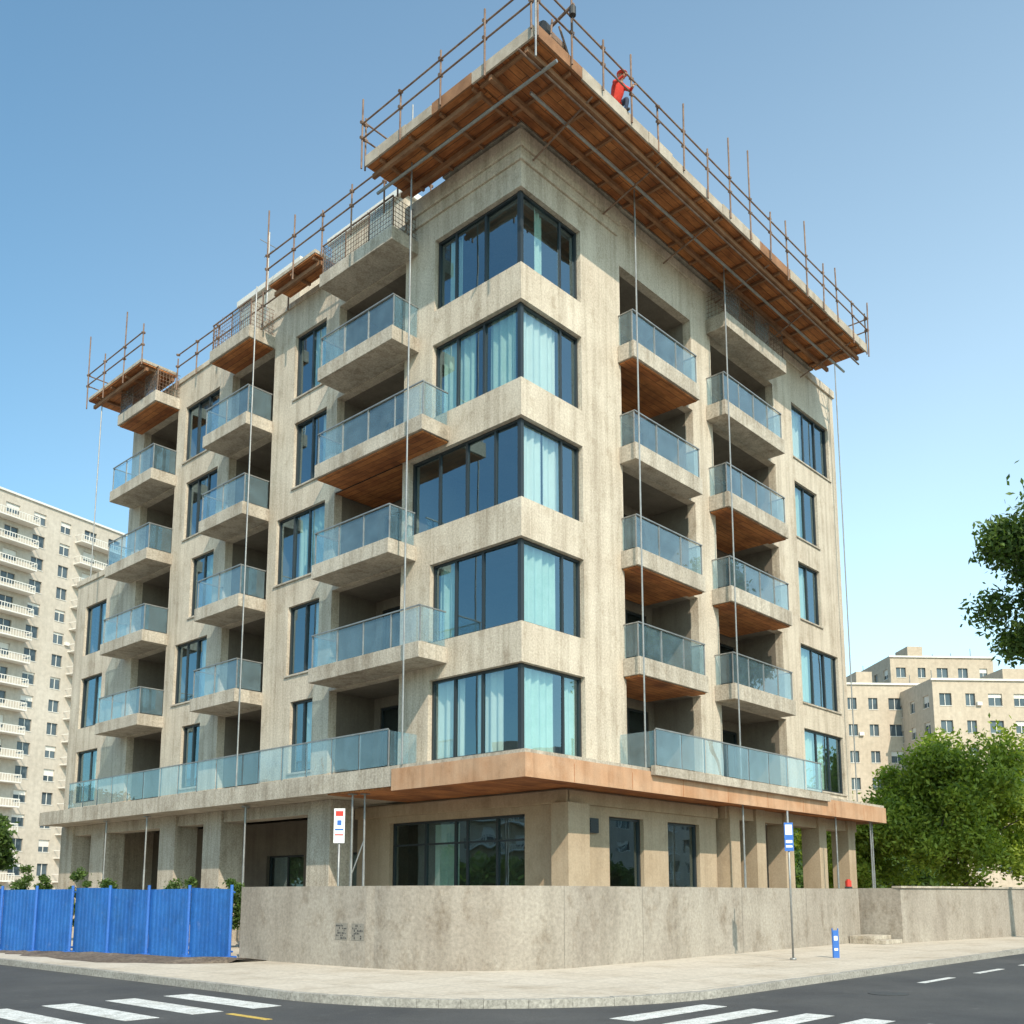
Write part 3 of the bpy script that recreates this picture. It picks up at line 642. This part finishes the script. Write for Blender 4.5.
for i,(x,y,hh) in enumerate(((-3.4,14.6,2.5),(-2.6,11.5,2.4),(-3.0,18,2.7),(-2.2,9.6,2.25),(-3.6,20.5,3.0))):
    tree('shrub',(x,y,.1),hh,.9,.2,5000,.06,M_LEAFD,40+i,ncl=22,shrub=True)
tree('distant_trees',(60,20,0),6.5,10,0,30000,.3,M_LEAFD,77,ncl=60,shrub=True)
tree('distant_trees',(75,-10,0),7.5,12,0,30000,.3,M_LEAFD,78,ncl=60,shrub=True)
tree('distant_trees',(-2,70,0),7,12,0,30000,.4,M_LEAFD,79,ncl=50,shrub=True)
tree('distant_trees',(-50,62,0),6,9,1,24000,.35,M_LEAFD,80,ncl=40,shrub=True,stretch=(.4,3))
tree('distant_trees',(62,-52,0),6,9,1,24000,.35,M_LEAFD,81,ncl=40,shrub=True,stretch=(3,.4))

# ------------------------------------------------------------- background buildings
def block(name,p0,ang,length,depth,height,storey,bays,mat,balc=(),bw_=1.5,wh=1.5,solid_rail=True):
    e=empty(name,(p0[0],p0[1],0)); T=Matrix.Translation((p0[0],p0[1],0))@Matrix.Rotation(math.radians(ang),4,'Z')
    w=MB('walls',[mat,M_WHITE,M_ROOM],e,T); gq=MB('windows',M_BGL,e,T); frm=MB('window_trim',M_WHITE,e,T)
    n=int(height/storey); top=n*storey+1.0
    for side in range(4):
        if side==0: fn=lambda u,z,d:(u,d,z); Ln=length
        elif side==1: fn=lambda u,z,d:(d,u,z); Ln=depth
        elif side==2: fn=lambda u,z,d:(length-d,u,z); Ln=depth
        else: fn=lambda u,z,d:(u,depth-d,z); Ln=length
        nb=bays if side in(0,3) else max(2,int(depth/(length/bays))); bwid=Ln/nb; ops=[]
        for i in range(nb):
            for k in range(n):
                c=(i+.5)*bwid; z0=k*storey+1.0
                inb=side==0 and any(a<=c<=b for a,b in balc)
                ww=bw_*(1.25 if inb else (1.0,.8,1.15)[i%3])
                if inb: z0-=.7
                ops.append((c-ww/2,c+ww/2,z0,z0+wh+(.7 if inb else 0),.25))
        facade(w,fn,0,Ln,0,top,ops,0)
        for a,b,c,d,_ in ops:
            gq.face([fn(a,c,.22),fn(b,c,.22),fn(b,d,.22),fn(a,d,.22)]); m=(a+b)/2
            frm.fbox(fn,m-.04,m+.04,c,d,.15,.21); frm.fbox(fn,a,b,c-.08,c-.003,-.06,.1)
            if random.random()<.4: frm.fbox(fn,a,b,d-(d-c)*random.uniform(.15,.6),d,.17,.2)
            if random.random()<.08: frm.fbox(fn,b+.1,b+.7,c,c+.45,-.3,-.003)
    w.face([(0,0,top-.4),(length,0,top-.4),(length,depth,top-.4),(0,depth,top-.4)])
    w.box(-.2,length+.2,-.2,-.003,top-.25,top,1); w.box(length*.3,length*.45,depth*.3,depth*.6,top-.4,top+2.6)
    for s in range(5): x=random.uniform(1,length-1); y=random.uniform(1,depth-1); w.tube((x,y,top-.4),(x,y,top+random.uniform(1,2.6)),.05,2,6)
    for a,b in balc:
        for k in range(n):
            z=k*storey+.2; w.box(a,b,-1.4,-.003,z,z+.16,1)
            w.box(a,b,-1.4,-1.36,z+.95,z+1.05,1); w.box(a,a+.05,-1.35,-.01,z+.95,z+1.05,1); w.box(b-.05,b,-1.35,-.01,z+.95,z+1.05,1)
            for u in np.arange(a,b,.35): w.box(u,u+.07,-1.39,-1.36,z+.16,z+.95,1)
            w.box(a,b,-1.35,-1.33,z+.16,z+.5,0)
    w.build(); gq.build(); frm.build()
tdir=math.degrees(math.atan2(3.9,16.8))
block('apartment_tower',(23.8-15*.974,107.7-15*.226),tdir,33.5,18,52,2.95,9,M_TWR,balc=((13.6,19.6),(25.6,32.5)))
Fv=Vector((.735,.678));Rv=Vector((.678,-.735)); C0=Vector((-18.17,-16.43))
p=C0+Fv*124+Rv*42.0; block('apartment_block',(p.x,p.y),-44,14.5,16,28.5,3.45,5,M_BLK)
p=C0+Fv*116+Rv*50.5; block('apartment_block',(p.x,p.y),-44,40,18,26.4,3.3,13,M_BLK)
p=C0+Fv*145+Rv*57; block('apartment_block',(p.x,p.y),-44,16,14,38,3.3,5,M_BLK)
p=C0+Fv*230-Rv*98; block('apartment_block',(p.x,p.y),-60,18,14,80,3.1,6,M_BLK)
block('apartment_block',(110,-60),180,75,14,17,3.2,20,M_TWR,balc=((10,16),(30,36),(50,56)))
block('apartment_block',(-60,28),90,75,14,16,3.2,20,M_BLK,balc=((10,16),(30,36),(50,56)))

# ------------------------------------------------------------- sky, sun, camera
az=Vector((-.50,-.866)).normalized(); el=math.radians(42)
W=bpy.data.worlds.new('World'); S.world=W; W.use_nodes=True; nt=W.node_tree
sk=nt.nodes.new('ShaderNodeTexSky'); sk.sky_type='NISHITA'; sk.sun_disc=False; sk.sun_elevation=el; sk.sun_rotation=math.atan2(az.x,az.y); sk.dust_density=1.6; sk.air_density=1.1; sk.ozone_density=1.0
tc=nt.nodes.new('ShaderNodeTexCoord'); sx=nt.nodes.new('ShaderNodeSeparateXYZ'); nt.links.new(tc.outputs['Generated'],sx.inputs[0])
hz=ramp(nt,sx.outputs[2],.05,.8,(1,1,1,1),(.20,.20,.20,1))
dp=nt.nodes.new('ShaderNodeVectorMath'); dp.operation='DOT_PRODUCT'; dp.inputs[1].default_value=(.95,-.3,0); nt.links.new(tc.outputs['Generated'],dp.inputs[0])
rr_=ramp(nt,dp.outputs['Value'],-.2,.75,(.16,.16,.16,1),(1,1,1,1))
hm=mix(nt,1.0,hz,rr_,'MULTIPLY'); hc=mix(nt,1.0,hm,(4.4,4.6,4.0),'MULTIPLY')
base=mix(nt,1.0,sk.outputs[0],(1.15,1.68,1.70),'MULTIPLY')
tot_=mix(nt,1.0,base,hc,'ADD')
bgn=nt.nodes['Background']; bgn.inputs[1].default_value=.128; nt.links.new(tot_,bgn.inputs[0])
ld=bpy.data.lights.new('sun','SUN'); ld.energy=5.0; ld.angle=math.radians(.5); ld.color=(1,.88,.72)
lo=bpy.data.objects.new('sun',ld); COL.objects.link(lo); lo.location=(-30,-30,40)
to=Vector((az.x*math.cos(el),az.y*math.cos(el),math.sin(el))); lo.rotation_euler=(-to).to_track_quat('-Z','Y').to_euler()
cd=bpy.data.cameras.new('camera'); cd.lens=34.63; cd.sensor_width=36; cd.shift_y=.2295; cd.clip_end=4000
co=bpy.data.objects.new('camera',cd); COL.objects.link(co); co.location=(-18.17,-16.43,1.7); co.rotation_euler=(math.radians(98.5),0,math.radians(-47.31)); S.camera=co
